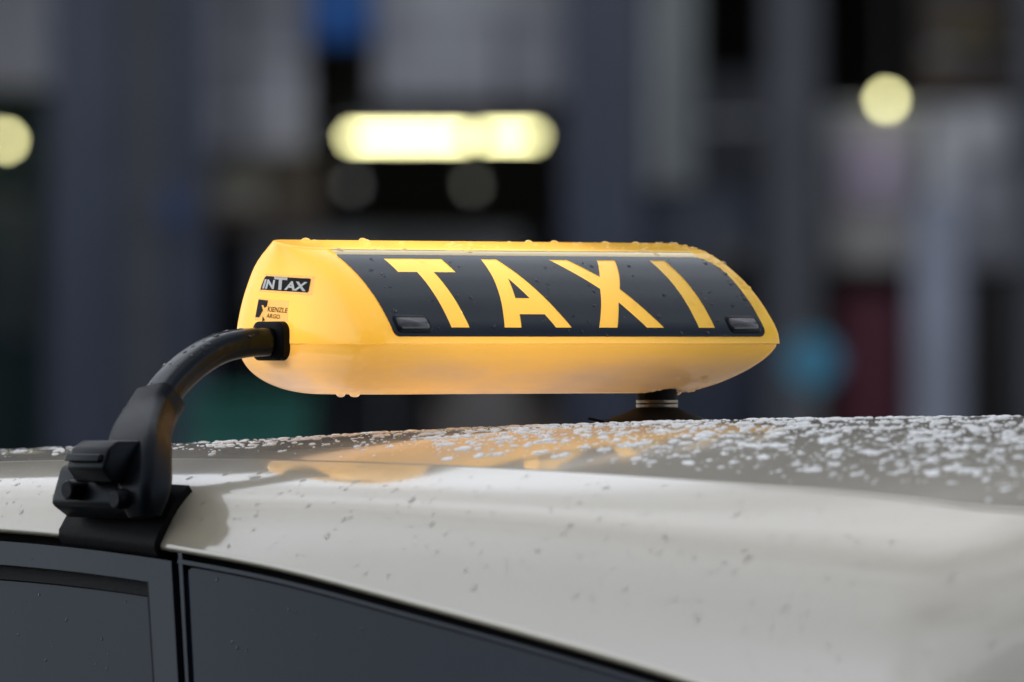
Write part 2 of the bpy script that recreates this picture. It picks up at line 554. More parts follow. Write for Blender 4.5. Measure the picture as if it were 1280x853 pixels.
# ------------------------------------------------------------------ roof sign
sign = Frame('roof_sign', 0.0, 0.0, ZC - .045)
tag(sign.e, 'lit yellow taxi roof sign with a black TAXI panel, mounted above the wet car roof', 'taxi sign')
HA = .224
UPT = [0, .080, .302, .524, .745, .943, 1]
un_up = spline(UPT, [.095, .0935, .0815, .0650, .0430, .0150, .0040])
uf_up = spline([0, .19, .52, .82, 1], [-.0995, -.0955, -.0835, -.0645, -.0435])
ar_up = lambda t: HA - .004 * t * t
HL = .230
al_up = lambda t: -HL + .001 * t
LT = [0, .12, .32, .58, .8, .95, 1]
E1 = lambda t: 1 - math.sqrt(max(0.0, 1 - t ** 2.4))
E2 = lambda t: .75 * t ** 1.6 + .25 * (1 - math.sqrt(max(0.0, 1 - t ** 6)))
un_lo = lambda t: .0942 - .064 * E2(t)
uf_lo = lambda t: -.0987 + .044 * E1(t)
ar_lo = lambda t: HA - .056 * E2(t)
al_lo = lambda t: -HL + .048 * E1(t)
ZTN, ZTF, ZB = .0770, .0850, .0450
def ring(al, ar, uf, un, rad, bow, ns=(40, 16)):
    """rounded rectangle in (a, u); the left end bows out a little"""
    pts = []
    cs = [((ar, un), (-1, -1), 0), ((al, un), (1, -1), 90), ((al, uf), (1, 1), 180), ((ar, uf), (-1, 1), 270)]
    rads = [rad[0], rad[1], rad[2], rad[3]]
    corner = []
    for (c, sgn, a0), r_ in zip(cs, rads):
        cx, cy = c[0] + sgn[0] * r_, c[1] + sgn[1] * r_
        corner.append([(cx + r_ * math.cos(R(a0 + 90 * i / 8)), cy + r_ * math.sin(R(a0 + 90 * i / 8))) for i in range(9)])
    nseg = [ns[0], ns[1], ns[0], ns[1]]
    for i in range(4):
        pts += corner[i]
        p, q = corner[i][-1], corner[(i + 1) % 4][0]
        for k in range(1, nseg[i]):
            f = k / nseg[i]
            pts.append((p[0] + (q[0]-p[0]) * f, p[1] + (q[1]-p[1]) * f))
    out = []
    for (a, u) in pts:
        mid = (uf + un) / 2; h = (un - uf) / 2
        e = 1 - ((u - mid) / h) ** 2
        x = (a - (al + ar) / 2) / ((ar - al) / 2)
        k = max(0.0, -x - .6) / .4
        out.append((a - bow * e * k * k + (.3 * bow) * e * (max(0.0, x - .6) / .4) ** 2, u))
    return out

def upper_zu(t, u):
    uf, un = float(uf_up(t)), float(un_up(t))
    f = min(1, max(0, (u - uf) / (un - uf)))
    return t * (ZTF + (ZTN - ZTF) * f)

PANEL = (-.2080, .2070, .0035, .0722)
def in_panel(a, z, ins=.0):
    return PANEL[0] + ins < a < PANEL[1] - ins and PANEL[2] + ins < z < PANEL[3] - ins

def sign_shell():
    # upper shell
    rings = []
    ts = [0.0] + list(np.linspace(.015, .985, 40)) + [1.0]
    for t in ts:
        rad = (.004, .020 - .008 * t, .016 - .006 * t, .004)
        rg = ring(al_up(t), ar_up(t), float(uf_up(t)), float(un_up(t)), rad, .009)
        rings.append([(a, u, upper_zu(t, u)) for a, u in rg])
    n = len(rings[0])
    bm = bmesh.new()
    V = [[bm.verts.new(sign.L(a, u, ZC + z)) for a, u, z in rg] for rg in rings]
    def near(i, k): return rings[i][k][1] > float(un_up(ts[i])) - .0004
    for i in range(len(rings) - 1):
        for k in range(n):
            q = (k + 1) % n
            quad = [(i, k), (i, q), (i + 1, q), (i + 1, k)]
            # the foil panel and the letters are the skin here
            if all(near(x, y) and in_panel(rings[x][y][0], rings[x][y][2], .0012) for x, y in quad): continue
            bm.faces.new([V[x][y] for x, y in quad])
    # top: from the rim to a centre line through two shrinking rings
    top = rings[-1]
    ca = 0.0; cu = sum(p[1] for p in top) / n
    prev = V[-1]
    for f, dz in ((.985, .0006), (.9, .0010), (.6, .0012), (.25, .0013)):
        cur = []
        for a, u, z in top:
            zz = ZTN + (ZTF - ZTN) * (float(un_up(1)) - (cu + (u - cu) * f)) / (float(un_up(1)) - float(uf_up(1)))
            cur.append(bm.verts.new(sign.L(a * (1 - (1 - f) * .12) if f > .3 else a * .8, cu + (u - cu) * f, ZC + zz + dz)))
        for k in range(n):
            q = (k + 1) % n
            bm.faces.new([prev[k], prev[q], cur[q], cur[k]])
        prev = cur
    bm.faces.new(prev)
    # lip of the upper shell over the lower one
    lo = []
    t0 = rings[0]
    for a, u, z in t0: lo.append(bm.verts.new(sign.L(a, u, ZC - .0022)))
    lo2 = [bm.verts.new(sign.L(a * .990, u * .975, ZC - .0024)) for a, u, z in t0]
    for k in range(n):
        q = (k + 1) % n
        bm.faces.new([V[0][q], V[0][k], lo[k], lo[q]])
        bm.faces.new([lo[q], lo[k], lo2[k], lo2[q]])
    bmesh.ops.recalc_face_normals(bm, faces=bm.faces)
    up = bm_obj('upper_shell', bm, M['amber'], sign.e, True, 50)
    # lower shell
    ts2 = [math.sin(math.pi / 2 * k / 39) for k in range(40)]; rings2 = []
    for t in ts2:
        rad = (.004 + .010 * t, .020 + .004 * t, .016 + .010 * t, .004 + .010 * t)
        un, uf = float(un_lo(t)) - .0012, float(uf_lo(t)) + .0012
        rg = ring(float(al_lo(t)) + .0015, float(ar_lo(t)) - .0015, uf, un, rad, .009 * (1 - t))
        rings2.append([(a, u, -ZB * t - .0026 * (1 - t)) for a, u in rg])
    bm = bmesh.new()
    V = [[bm.verts.new(sign.L(a, u, ZC + z)) for a, u, z in rg] for rg in rings2]
    for i in range(len(V) - 1):
        for k in range(n):
            q = (k + 1) % n
            bm.faces.new([V[i][q], V[i][k], V[i + 1][k], V[i + 1][q]])
    bm.faces.new(V[-1])
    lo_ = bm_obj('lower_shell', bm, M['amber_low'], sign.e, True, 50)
    return up, lo_
upper_shell, lower_shell = sign_shell()

def face_pt(a, z, off):              # the near face of the sign with an outward offset
    t = z / ZTN
    u = float(un_up(t)); e = 1e-3
    du = (float(un_up(min(1, t + e))) - float(un_up(max(0, t - e)))) / (2 * e * ZTN)
    q = math.hypot(1, du)
    return sign.L(a, u + off / q, ZC + z - off * du / q)

# letters, upright on the face: outlines in (a, z)
Z0, Z1 = .0110, .0687
LET = {
 'T': ([(-.1610, Z1), (-.0985, Z1), (-.0985, .0576), (-.1225, .0576), (-.1235, Z0), (-.1430, Z0), (-.1405, .0576), (-.1610, .0576)], []),
 'A': ([(-.0545, Z1), (-.0375, Z1), (-.0108, Z0), (-.0283, Z0), (-.0335, .0222), (-.0612, .0222), (-.0665, Z0), (-.0850, Z0)],
       [(-.0468, .0528), (-.0395, .0358), (-.0553, .0358)]),
 'X': ([(.0215, Z1), (.0415, Z1), (.0580, .0545), (.0752, Z1), (.0955, Z1), (.0690, .0440), (.0928, Z0), (.0735, Z0), (.0570, .0325), (.0402, Z0), (.0197, Z0), (.0468, .0440)], []),
 'I': ([(.1350, Z1), (.1520, Z1), (.1505, Z0), (.1325, Z0)], []),
}
def inside(p, poly):
    x, y = p; c = False
    for i in range(len(poly)):
        x1, y1 = poly[i]; x2, y2 = poly[i - 1]
        if (y1 > y) != (y2 > y) and x < (x2 - x1) * (y - y1) / (y2 - y1) + x1: c = not c
    return c
def rrect(x0, x1, y0, y1, rads, seg=6):
    pts = []
    for (cx, cy, sx, sy, a0), r_ in zip(((x1, y1, -1, -1, 0), (x0, y1, 1, -1, 90), (x0, y0, 1, 1, 180), (x1, y0, -1, 1, 270)), rads):
        for i in range(seg + 1):
            th = R(a0 + 90 * i / seg)
            pts.append((cx + sx * r_ + r_ * math.cos(th), cy + sy * r_ + r_ * math.sin(th)))
    return pts
def panel_and_letters():
    outline = rrect(*PANEL, (.014, .003, .006, .007))
    polys = [outline] + [p for L_ in LET.values() for p in ([L_[0]] + ([L_[1]] if L_[1] else []))]
    vs, es = [], []
    for p in polys:
        b0 = len(vs)
        vs += [Vector((x * 10, y * 10)) for x, y in p]
        es += [(b0 + i, b0 + (i + 1) % len(p)) for i in range(len(p))]
    zs = np.linspace(PANEL[2], PANEL[3], 38)[1:-1]
    for z in zs:
        b0 = len(vs); vs += [Vector((-2.3, z * 10)), Vector((2.3, z * 10))]; es.append((b0, b0 + 1))
    res = delaunay_2d_cdt(vs, es, [], 0, 1e-6)
    V, F = res[0], res[2]
    groups = {'panel': []}
    for k in LET: groups[k] = []
    for f in F:
        c = (sum(V[i].x for i in f) / len(f) / 10, sum(V[i].y for i in f) / len(f) / 10)
        if not inside(c, outline): continue
        for k, (o_, h_) in LET.items():
            if inside(c, o_) and not (h_ and inside(c, h_)):
                groups[k].append(f); break
        else: groups['panel'].append(f)
    def make(name, fl, mat, parent, off):
        used = sorted({i for f in fl for i in f}); mp = {i: j for j, i in enumerate(used)}
        bm = bmesh.new()
        bv = [bm.verts.new(face_pt(V[i].x / 10, V[i].y / 10, off)) for i in used]
        for f in fl: bm.faces.new([bv[mp[i]] for i in f])
        bmesh.ops.recalc_face_normals(bm, faces=bm.faces)
        # make them all face outwards (towards the car's tail)
        if sum(f.normal.y for f in bm.faces) > 0: bmesh.ops.reverse_faces(bm, faces=bm.faces)
        me = bpy.data.meshes.new(name); bm.to_mesh(me); bm.free(); me.materials.append(mat)
        o = link(bpy.data.objects.new(name, me), parent); shade(o, 30)
        return o
    pn = make('black_panel', groups['panel'], M['foil'], sign.e, .0007)
    pn['label'] = 'black foil panel with the cut-out word TAXI'
    for k in LET:
        o = make('letter', groups[k], M['amber'], pn, .0002)
        o['label'] = 'yellow letter ' + k
    # two small indicator lenses low on the panel
    for a0, a1 in ((-.2035, -.1640), (.1660, .2035)):
        def dome(name, inset, mg, off, off2, mat, parent):
            o_ = rrect(a0 + inset, a1 - inset, .0062 + inset, .0215 - inset, (.0055 - inset * .6,) * 4)
            i_ = rrect(a0 + inset + mg, a1 - inset - mg, .0062 + mg + inset, .0215 - mg - inset, (max(.001, .0055 - inset * .6 - mg),) * 4)
            bm = bmesh.new()
            A = [bm.verts.new(face_pt(x, z, off)) for x, z in o_]
            B = [bm.verts.new(face_pt(x, z, off2)) for x, z in i_]
            for k in range(len(A)):
                q = (k + 1) % len(A); bm.faces.new([A[k], A[q], B[q], B[k]])
            bm.faces.new(B)
            return bm_obj(name, bm, mat, parent, True, 60)
        bz = dome('indicator_bezel', 0, .0016, .0006, .0020, M['plastic'], sign.e)
        dome('indicator_lens', .0030, .0008, .0018, .0028, noise_mat('smoked_lens', (.035, .035, .04), .15, .5, .2, 200), bz)
    return pn
black_panel = panel_and_letters()
def rim_highlight():                   # added strip whose cream colour paints the highlight along the panel top
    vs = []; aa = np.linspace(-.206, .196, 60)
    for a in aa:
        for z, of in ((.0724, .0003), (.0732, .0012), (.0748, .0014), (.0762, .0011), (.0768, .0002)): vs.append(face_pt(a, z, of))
    m, n, l, b = new_mat('cream_highlight')
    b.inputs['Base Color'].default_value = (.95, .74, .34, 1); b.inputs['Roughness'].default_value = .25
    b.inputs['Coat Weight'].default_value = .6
    mesh_obj('highlight_strip', vs, grid_faces(60, 5), m, sign.e)
rim_highlight()

# stickers on the left end, printed text laid onto the shell
def bvh_of(objs):
    vs, fs = [], []
    for o in objs:
        b0 = len(vs); mw = o.parent.matrix_basis @ o.matrix_basis if o.parent else o.matrix_basis
        vs += [v.co.copy() for v in o.data.vertices]
        fs += [[b0 + i for i in p.vertices] for p in o.data.polygons]
    return BVHTree.FromPolygons(vs, fs)
bvh_sign = bvh_of([upper_shell, lower_shell])     # in the sign's local frame
def on_end(u, z, off):
    p = sign.L(-.5, u, ZC + z)
    hit, nrm, _, _ = bvh_sign.ray_cast(Vector(p), Vector((1, 0, 0)))
    if hit is None: hit, nrm = Vector(sign.L(-HA, u, ZC + z)), Vector((-1, 0, 0))
    if nrm.x > 0: nrm = -nrm
    return tuple(hit + nrm * off)
def decal_poly(name, pts, mat, parent, off):
    """a filled outline in (u, z) wrapped on the end of the sign"""
    n = len(pts); vs = [Vector((x * 10, y * 10)) for x, y in pts]
    es = [(i, (i + 1) % n) for i in range(n)]
    xs = [p[0] for p in pts]; ys = [p[1] for p in pts]
    for x in np.arange(min(xs), max(xs), .004)[1:]:
        b0 = len(vs); vs += [Vector((x * 10, min(ys) * 10 - .01)), Vector((x * 10, max(ys) * 10 + .01))]; es.append((b0, b0 + 1))
    for y in np.arange(min(ys), max(ys), .004)[1:]:
        b0 = len(vs); vs += [Vector((min(xs) * 10 - .01, y * 10)), Vector((max(xs) * 10 + .01, y * 10))]; es.append((b0, b0 + 1))
    V, _, F = delaunay_2d_cdt(vs, es, [], 0, 1e-7)[:3]
    fl = [f for f in F if inside((sum(V[i].x for i in f) / len(f) / 10, sum(V[i].y for i in f) / len(f) / 10), pts)]
    used = sorted({i for f in fl for i in f}); mp = {i: j for j, i in enumerate(used)}
    bm = bmesh.new(); bv = [bm.verts.new(on_end(V[i].x / 10, V[i].y / 10, off)) for i in used]
    for f in fl: bm.faces.new([bv[mp[i]] for i in f])
    return bm_obj(name, bm, mat, parent, True, 60)
def text_mesh(body, bold=.0):
    cu = bpy.data.curves.new('txt', 'FONT'); cu.body = body; cu.offset = bold; cu.resolution_u = 3
    o = bpy.data.objects.new('txt', cu); COL.objects.link(o)
    dg = bpy.context.evaluated_depsgraph_get()
    me = bpy.data.meshes.new_from_object(o.evaluated_get(dg))
    vs = [v.co.copy() for v in me.vertices]; fs = [list(p.vertices) for p in me.polygons]
    bpy.data.objects.remove(o); bpy.data.curves.remove(cu); bpy.data.meshes.remove(me)
    x0 = min(v.x for v in vs); x1 = max(v.x for v in vs); y0 = min(v.y for v in vs); y1 = max(v.y for v in vs)
    return [((v.x - x0) / (x1 - x0), (v.y - y0) / (y1 - y0)) for v in vs], fs
def decal_text(name, body, quad, mat, parent, off, bold=.02):
    """quad: lower left, lower right, upper right, upper left in (u, z)"""
    pts, fs = text_mesh(body, bold)
    bm = bmesh.new(); bv = []
    for x, y in pts:
        q = [(1-x)*(1-y), x*(1-y), x*y, (1-x)*y]
        bv.append(bm.verts.new(on_end(sum(w*p[0] for w, p in zip(q, quad)), sum(w*p[1] for w, p in zip(q, quad)), off)))
    for f in fs:
        try: bm.faces.new([bv[i] for i in f])
        except ValueError: pass
    return bm_obj(name, bm, mat, parent, False)

def EU(px, py): return ((px - 368.8) / 833.0, (426.5 - py) / 1492.0)     # sticker drawing units to metres on the end face
st = decal_poly('sticker', [EU(*p) for p in ((325.5, 364.5), (334.5, 342), (389, 346), (388, 370))], M['overlay'], sign.e, .0003)
st['label'] = 'clear sticker with a black INTAX badge'
bd = decal_poly('badge', [EU(*p) for p in ((328.6, 361.7), (330.5, 356), (334.3, 346.5), (336.5, 344.8), (384.5, 348.6), (385.8, 350), (384.2, 364.5), (383, 366))], M['black_print'], st, .0006)
def word(body, pts, mat, parent, off=.0009, bold=.04): decal_text('lettering', body, [EU(*p) for p in pts], mat, parent, off, bold)
word('IN', ((331.5, 360.3), (346.2, 361.5), (348.0, 350.0), (335.0, 348.8)), M['white_print'], bd)
word('T', ((346.0, 361.8), (361.0, 363.0), (362.2, 347.2), (347.0, 345.8)), M['white_print'], bd, .0010, .03)
word('AX', ((358.3, 362.4), (381.6, 364.6), (383.2, 353.0), (361.5, 351.2)), M['white_print'], bd)
s2 = decal_poly('sticker', [EU(*p) for p in ((321.5, 400.5), (325.5, 372.5), (363.5, 376), (362.5, 403))], M['overlay'], sign.e, .0003)
s2['label'] = 'clear sticker with black KIENZLE ARGO lettering and mark'
decal_poly('printed_mark', [EU(*p) for p in ((323.0, 396.5), (327.0, 374.2), (339.2, 375.5), (337.8, 383.0), (334.8, 385.0), (333.2, 381.5), (331.0, 381.2), (333.0, 388.0), (328.0, 397.0))], M['black_print'], s2, .0007)
decal_poly('printed_mark', [EU(*p) for p in ((332.5, 394.8), (335.5, 400.5), (332.0, 402.0))], M['black_print'], s2, .0007)
word('KIENZLE', ((338.6, 389.6), (361.6, 391.3), (362.8, 385.2), (339.4, 383.2)), M['black_print'], s2, .0007, .02)
word('ARGO', ((337.0, 397.4), (353.2, 399.0), (354.2, 393.6), (338.0, 391.6)), M['black_print'], s2, .0007, .02)

# lamps inside the sign
for a_, pw in ((-.17, 1.25), (-.09, 1.15), (-.01, 1.05), (.065, .75)):
    ld = bpy.data.lights.new('sign_lamp', 'POINT'); ld.energy = .135 * pw; ld.color = (1.0, .79, .72); ld.shadow_soft_size = .012
    lo = link(bpy.data.objects.new('sign_lamp', ld), sign.e); lo.location = sign.L(a_, -.015, ZC + .022)

# ------------------------------------------------------------------ support arm with roof clamp
arm = Frame('sign_arm', -.43, .01, ZC - .165)
tag(arm.e, 'black bent tube arm clamped to the roof edge, holding the sign', 'sign bracket')
PATH = [(-.2150, -.027, 0.0), (-.2420, -.027, -.0008), (-.2700, -.028, -.0017), (-.2990, -.028, -.0070), (-.3270, -.025, -.0190),
        (-.3536, -.020, -.0354), (-.3762, -.012, -.0539), (-.3980, -.002, -.0747)]
def sweep(name, path, sect, mat, parent, rad, sub=6, cap=True):
    """rounded-rectangle section swept along (a, r, dz); sect(i) = (half width along r, half thickness)"""
    P = np.array(path, float); k = np.arange(len(P), dtype=float)
    f = [spline(k, P[:, i]) for i in range(3)]
    m_ = (len(P) - 1) * sub + 1
    T = np.linspace(0, len(P) - 1, m_)
    pts = [Vector((float(f[0](t)), float(f[1](t)), float(f[2](t)))) for t in T]
    bm = bmesh.new(); rings = []
    for i, p in enumerate(pts):
        tg = (pts[min(i + 1, m_ - 1)] - pts[max(i - 1, 0)]).normalized()
        er = Vector((0, 1, 0)); er = (er - tg * er.dot(tg)).normalized()
        nn = tg.cross(er).normalized()
        hw, ht = sect(T[i] / (len(P) - 1))
        rc = min(rad, hw * .98, ht * .98)
        cur = []
        for (x, y) in rrect(-hw, hw, -ht, ht, (rc,) * 4, 5):
            q = p + er * x + nn * y
            cur.append(bm.verts.new(arm.L(q.x, q.y, ZC + q.z)))
        rings.append(cur)
    n_ = len(rings[0])
    for i in range(m_ - 1):
        for j in range(n_):
            q = (j + 1) % n_
            bm.faces.new([rings[i][j], rings[i][q], rings[i + 1][q], rings[i + 1][j]])
    if cap: bm.faces.new(rings[0]); bm.faces.new(rings[-1])
    return bm_obj(name, bm, mat, parent, True, 40)
tube = sweep('tube', PATH, lambda t: (.0140 + .0035 * t, .0120 + .0004 * t), M['tube'], arm.e, .0095)
NECK = [(-.3700, -.014, -.0485), (-.3860, -.007, -.0625), (-.4120, .014, -.0800), (-.4280, .036, -.0960), (-.4380, .054, -.1150), (-.4430, .060, -.1300), (-.4440, .062, -.1440)]
nk_w = spline([0, .17, .33, .5, .67, .83, 1], [.0208, .0216, .0245, .0245, .0205, .0188, .0150])
nk_t = spline([0, .17, .33, .5, .67, .83, 1], [.0160, .0160, .0160, .0165, .0165, .0150, .0100])
neck = sweep('sleeve', NECK, lambda t: (float(nk_w(t)), float(nk_t(t))), M['plastic'], arm.e, .0090)
# rubber collar where the tube enters the sign
def collar():
    bm = bmesh.new(); rings = []
    for da, g_ in ((-.001, 0), (-.0075, 0), (-.0095, -.002), (-.0095, -.006)):
        cur = []
        for x, z in rrect(-.0215 - g_, .0215 + g_, -.0165 - g_, .0165 + g_, (.009,) * 4, 6):
            h = Vector(on_end(-.027, 0.0, 0)); cur.append(bm.verts.new(arm.L(h.x + da + .001, -.027 + x, ZC + z)))
        rings.append(cur)
    n_ = len(rings[0])
    for i in range(3):
        for j in range(n_):
            q = (j + 1) % n_; bm.faces.new([rings[i][j], rings[i][q], rings[i + 1][q], rings[i + 1][j]])
    bm.faces.new(rings[-1]); bm.faces.new(rings[0])
    return bm_obj('collar', bm, M['rubber'], arm.e, True, 45)
collar()

def prism(name, prof, r0, r1, mat, parent, bevel, taper=0.0, skew=0.0):
    """(a, drop) outline extruded along r with bevelled edges; taper narrows the outer side"""
    bm = bmesh.new()
    amin = min(p[0] for p in prof); amax = max(p[0] for p in prof)
    rings = []
    for r_, sg in ((r0, 1), (r1, -1)):
        rings.append([bm.verts.new(arm.L(a, r_ + sg * taper * (amax - a) / (amax - amin) + skew * (a - amax), ZC - d)) for a, d in prof])
    n_ = len(prof)
    for k in range(n_):
        q = (k + 1) % n_; bm.faces.new([rings[0][k], rings[0][q], rings[1][q], rings[1][k]])
    bm.faces.new(rings[0]); bm.faces.new(rings[1])
    bmesh.ops.recalc_face_normals(bm, faces=bm.faces)
    bmesh.ops.bevel(bm, geom=list(bm.edges), offset=bevel, segments=3, profile=.5, affect='EDGES')
    return bm_obj(name, bm, mat, parent, True, 50)
clamp = prism('clamp_body', [(-.458, .1345), (-.447, .103), (-.425, .100), (-.405, .108), (-.408, .138), (-.440, .1465)], -.050, .052, M['plastic'], arm.e, .0045)
prism('lock_cover', [(-.478, .104), (-.472, .088), (-.462, .0815), (-.428, .0815), (-.425, .116), (-.468, .116)], -.001, .050, M['plastic'], arm.e, .0028)
prism('lock_rib', [(-.4800, .0985), (-.4775, .0925), (-.466, .0925), (-.466, .0985)], -.0005, .045, M['plastic'], arm.e, .0012)
for rb, db in ((-.0125, .1225), (.0520, .1290)):
    c = arm.L(-.452, rb, ZC - db)
    lathe('bolt', [(0, -.0165), (.0066, -.0165), (.0082, -.0150), (.0086, -.002), (.0086, .012)], M['plastic'], arm.e, 28, c, 'X')
# rubber pad hugging the rail and gutter
def pad():
    bm = bmesh.new(); cols = []
    for i in range(22):
        f = i / 21; r_ = -.066 + f * .130
        top, bot = [], []
        for k in range(14):
            t = .52 + .48 * k / 13
            sk = 0.0
            a, d = rail_pt(t, r_, .0065); top.append((a, d, r_ + sk)); a, d = rail_pt(t, r_, .0002); bot.append((a, d, r_ + sk))
        a, d = rail_pt(1, r_)
        top += [(a - .0060, d + .003, r_), (a - .0015, d + .0095, r_), (a + .008, d + .0105, r_)]
        bot += [(a + .0004, d + .0025, r_), (a + .004, d + .0055, r_), (a + .009, d + .0052, r_)]
        cols.append([bm.verts.new(arm.L(a, q, ZC - d)) for a, d, q in top + bot[::-1]])
    n_ = len(cols[0])
    for i in range(21):
        for j in range(n_):
            q = (j + 1) % n_; bm.faces.new([cols[i][j], cols[i][q], cols[i + 1][q], cols[i + 1][j]])
    bm.faces.new(cols[0]); bm.faces.new(cols[-1])
    return bm_obj('rubber_pad', bm, M['rubber'], arm.e, True, 40)
pad()

# ------------------------------------------------------------------ suction foot
FA, FR = .1400, .028
fz = float(roof_pt(FA, FR)) - .0006
foot = Frame('suction_foot', FA, FR, fz)
tag(foot.e, 'black rubber suction foot with two dull metal rings under the sign, pressed on the roof', 'suction cup')
lathe('cup', [(0, .001), (.046, .0005), (.0475, .0024), (.0465, .0042), (.038, .0068), (.029, .0100), (.0225, .0128), (.0190, .0146), (0, .0146)], M['rubber'], foot.e, 64)
lathe('post', [(0, .0120), (.0172, .0120), (.0175, .0130), (.0175, .0335), (0, .0335)], M['rubber'], foot.e, 48)
for h in (.0152, .0188):
    lathe('metal_ring', [(.0170, h), (.0181, h), (.0183, h + .0006), (.0183, h + .0022), (.0181, h + .0028), (.0170, h + .0028)], M['ring'], foot.e, 48)
tb = box_bm(-.0605, -.044, -.005, .005, .0012, .0036, .0008)
for v in tb.verts: v.co.z += max(0, -.050 - v.co.x) * .35
o = bm_obj('pull_tab', tb, M['rubber'], foot.e); o.rotation_euler = (0, 0, R(-35))

# ------------------------------------------------------------------ rain drops
rng = np.random.default_rng(7)
def drops(name, P, N, rad, hgt, label, mat='water'):
    """one mesh of water beads: P, N arrays of points and normals in world space"""
    P = np.asarray(P, float); N = np.asarray(N, float); n_ = len(P)
    ns = 12
    N /= np.linalg.norm(N, axis=1)[:, None]
    ref = np.where(np.abs(N[:, 2:3]) > .9, np.array([[1., 0, 0]]), np.array([[0, 0, 1.]]))
    U = np.cross(ref, N); U /= np.linalg.norm(U, axis=1)[:, None]; V = np.cross(N, U)
    ph = rng.uniform(0, 6.28, (n_, 4)); th = np.linspace(0, 2*np.pi, ns, endpoint=False)[None, :]
    am = rng.uniform(.0, .28, (n_, 3)) * np.clip(rad / .002, .3, 1.2)[:, None] * (1.0 if mat == 'beads' else .45)
    out = 1 + am[:, :1]*np.cos(2*th+ph[:, :1]) + am[:, 1:2]*.8*np.cos(3*th+ph[:, 1:2]) + am[:, 2:3]*.5*np.cos(5*th+ph[:, 2:3])
    prof = [(1.0, -.12), (.97, .18), (.86, .50), (.66, .76), (.36, .94)]
    vs = []
    for rho, h in prof:
        x = out * np.cos(th) * rho * rad[:, None]; y = out * np.sin(th) * rho * rad[:, None]
        vs.append(P[:, None, :] + U[:, None, :]*x[..., None] + V[:, None, :]*y[..., None] + N[:, None, :]*(h*hgt)[:, None, None])
    vs = np.stack(vs, 1).reshape(n_, -1, 3)
    apex = (P + N * hgt[:, None])[:, None, :]
    vs = np.concatenate([vs, apex], 1); nv = vs.shape[1]
    fl = []
    for k in range(len(prof) - 1):
        for j in range(ns):
            q = (j + 1) % ns; fl += [(k*ns+j, k*ns+q, (k+1)*ns+q), (k*ns+j, (k+1)*ns+q, (k+1)*ns+j)]
    kk = (len(prof) - 1) * ns
    for j in range(ns): fl.append((kk+j, kk+(j+1) % ns, nv - 1))
    fl = np.array(fl)
    F = (fl[None] + (np.arange(n_) * nv)[:, None, None]).reshape(-1, 3)
    me = bpy.data.meshes.new(name)
    me.vertices.add(n_ * nv); me.vertices.foreach_set('co', vs.reshape(-1))
    me.loops.add(F.size); me.loops.foreach_set('vertex_index', F.reshape(-1).astype(np.int32))
    me.polygons.add(len(F)); me.polygons.foreach_set('loop_start', np.arange(0, F.size, 3, dtype=np.int32))
    me.polygons.foreach_set('use_smooth', np.ones(len(F), bool))
    me.update(calc_edges=True); me.validate()
    me.materials.append(M[mat])
    o = link(bpy.data.objects.new(name, me))
    return tag(o, label, 'raindrops', kind='stuff')
def cw_arr(A): # car frame (a, r, z) rows to world
    A = np.asarray(A); c, s = math.cos(YAW), math.sin(YAW)
    return np.stack([A[:, 0]*c + A[:, 1]*s, A[:, 0]*s - A[:, 1]*c, A[:, 2]], 1)

# on the roof panel: beads in irregular, partly merged clusters
pa_, pr_, rd_ = [], [], []
for i in range(17500):
    a = rng.uniform(-.318, .46); r_ = rng.uniform(-.85, 1.1)
    q = min(1, max(0, (a + .322) / .10)) ** 1.3
    if a > -.12: q *= max(.22, 1 - (a + .12) * 3.2)
    q *= .22 if r_ < -.15 else .55 if r_ < .15 else 1.0
    if math.hypot(a - .140, r_ - .028) < .052: continue
    if math.hypot(a - .09, r_ - .09) < .05: q *= .25
    if rng.uniform() > q: continue
    r0 = float(np.clip(rng.lognormal(math.log(.00122), .65), .0004, .0052))
    th = rng.uniform(0, 6.28)
    for k in range(1 + min(6, int(rng.geometric(.5)) - 1 if r0 > .0013 else 0)):
        pa_.append(a); pr_.append(r_); rd_.append(r0)
        th += rng.normal(0, .9); st_ = r0 * rng.uniform(.9, 1.6); r0 *= rng.uniform(.55, 1.05)
        a += st_ * math.cos(th); r_ += st_ * math.sin(th)
A_ = np.clip(np.array(pa_), -.324, .65); R_ = np.array(pr_); rad = np.array(rd_); nd = len(rad)
z_ = roof_pt(A_, R_); e = 1e-3
da = (roof_pt(A_ + e, R_) - z_) / e; dr = (roof_pt(A_, R_ + e) - z_) / e
nw = cw_arr(np.stack([-da, -dr, np.ones(nd)], 1))
pw = cw_arr(np.stack([A_, R_, z_], 1))
drops('raindrops', pw, nw, rad, np.minimum(rad * rng.uniform(.34, .50, nd), .0015), 'white rain beads scattered thickly over the ivory car roof', 'beads')

# on the rail and pillar: fewer and flatter
nd = 620
pts, nms, rds = [], [], []
for i in range(nd):
    t = rng.uniform(.02, .97); r_ = rng.uniform(-.35, 1.15)
    if -.09 < r_ < .085 and t > .35: continue
    a, d = rail_pt(t, r_); a2, d2 = rail_pt(t, r_, .001)
    h = rail_pt(t, r_ + .002)
    tr = Vector((h[0] - a, .002, -(h[1] - d))); n0 = Vector((a2 - a, 0, -(d2 - d)))
    n1 = (n0 - tr * (n0.dot(tr) / tr.dot(tr))).normalized()
    pts.append((a, r_, ZC - d)); nms.append(tuple(n1)); rds.append(min(.0042, rng.lognormal(math.log(.0013), .45)))
rds = np.array(rds)
drops('raindrops', cw_arr(pts), cw_arr(nms), rds, rds * .11, 'small flat raindrops on the pale roof edge above the doors')

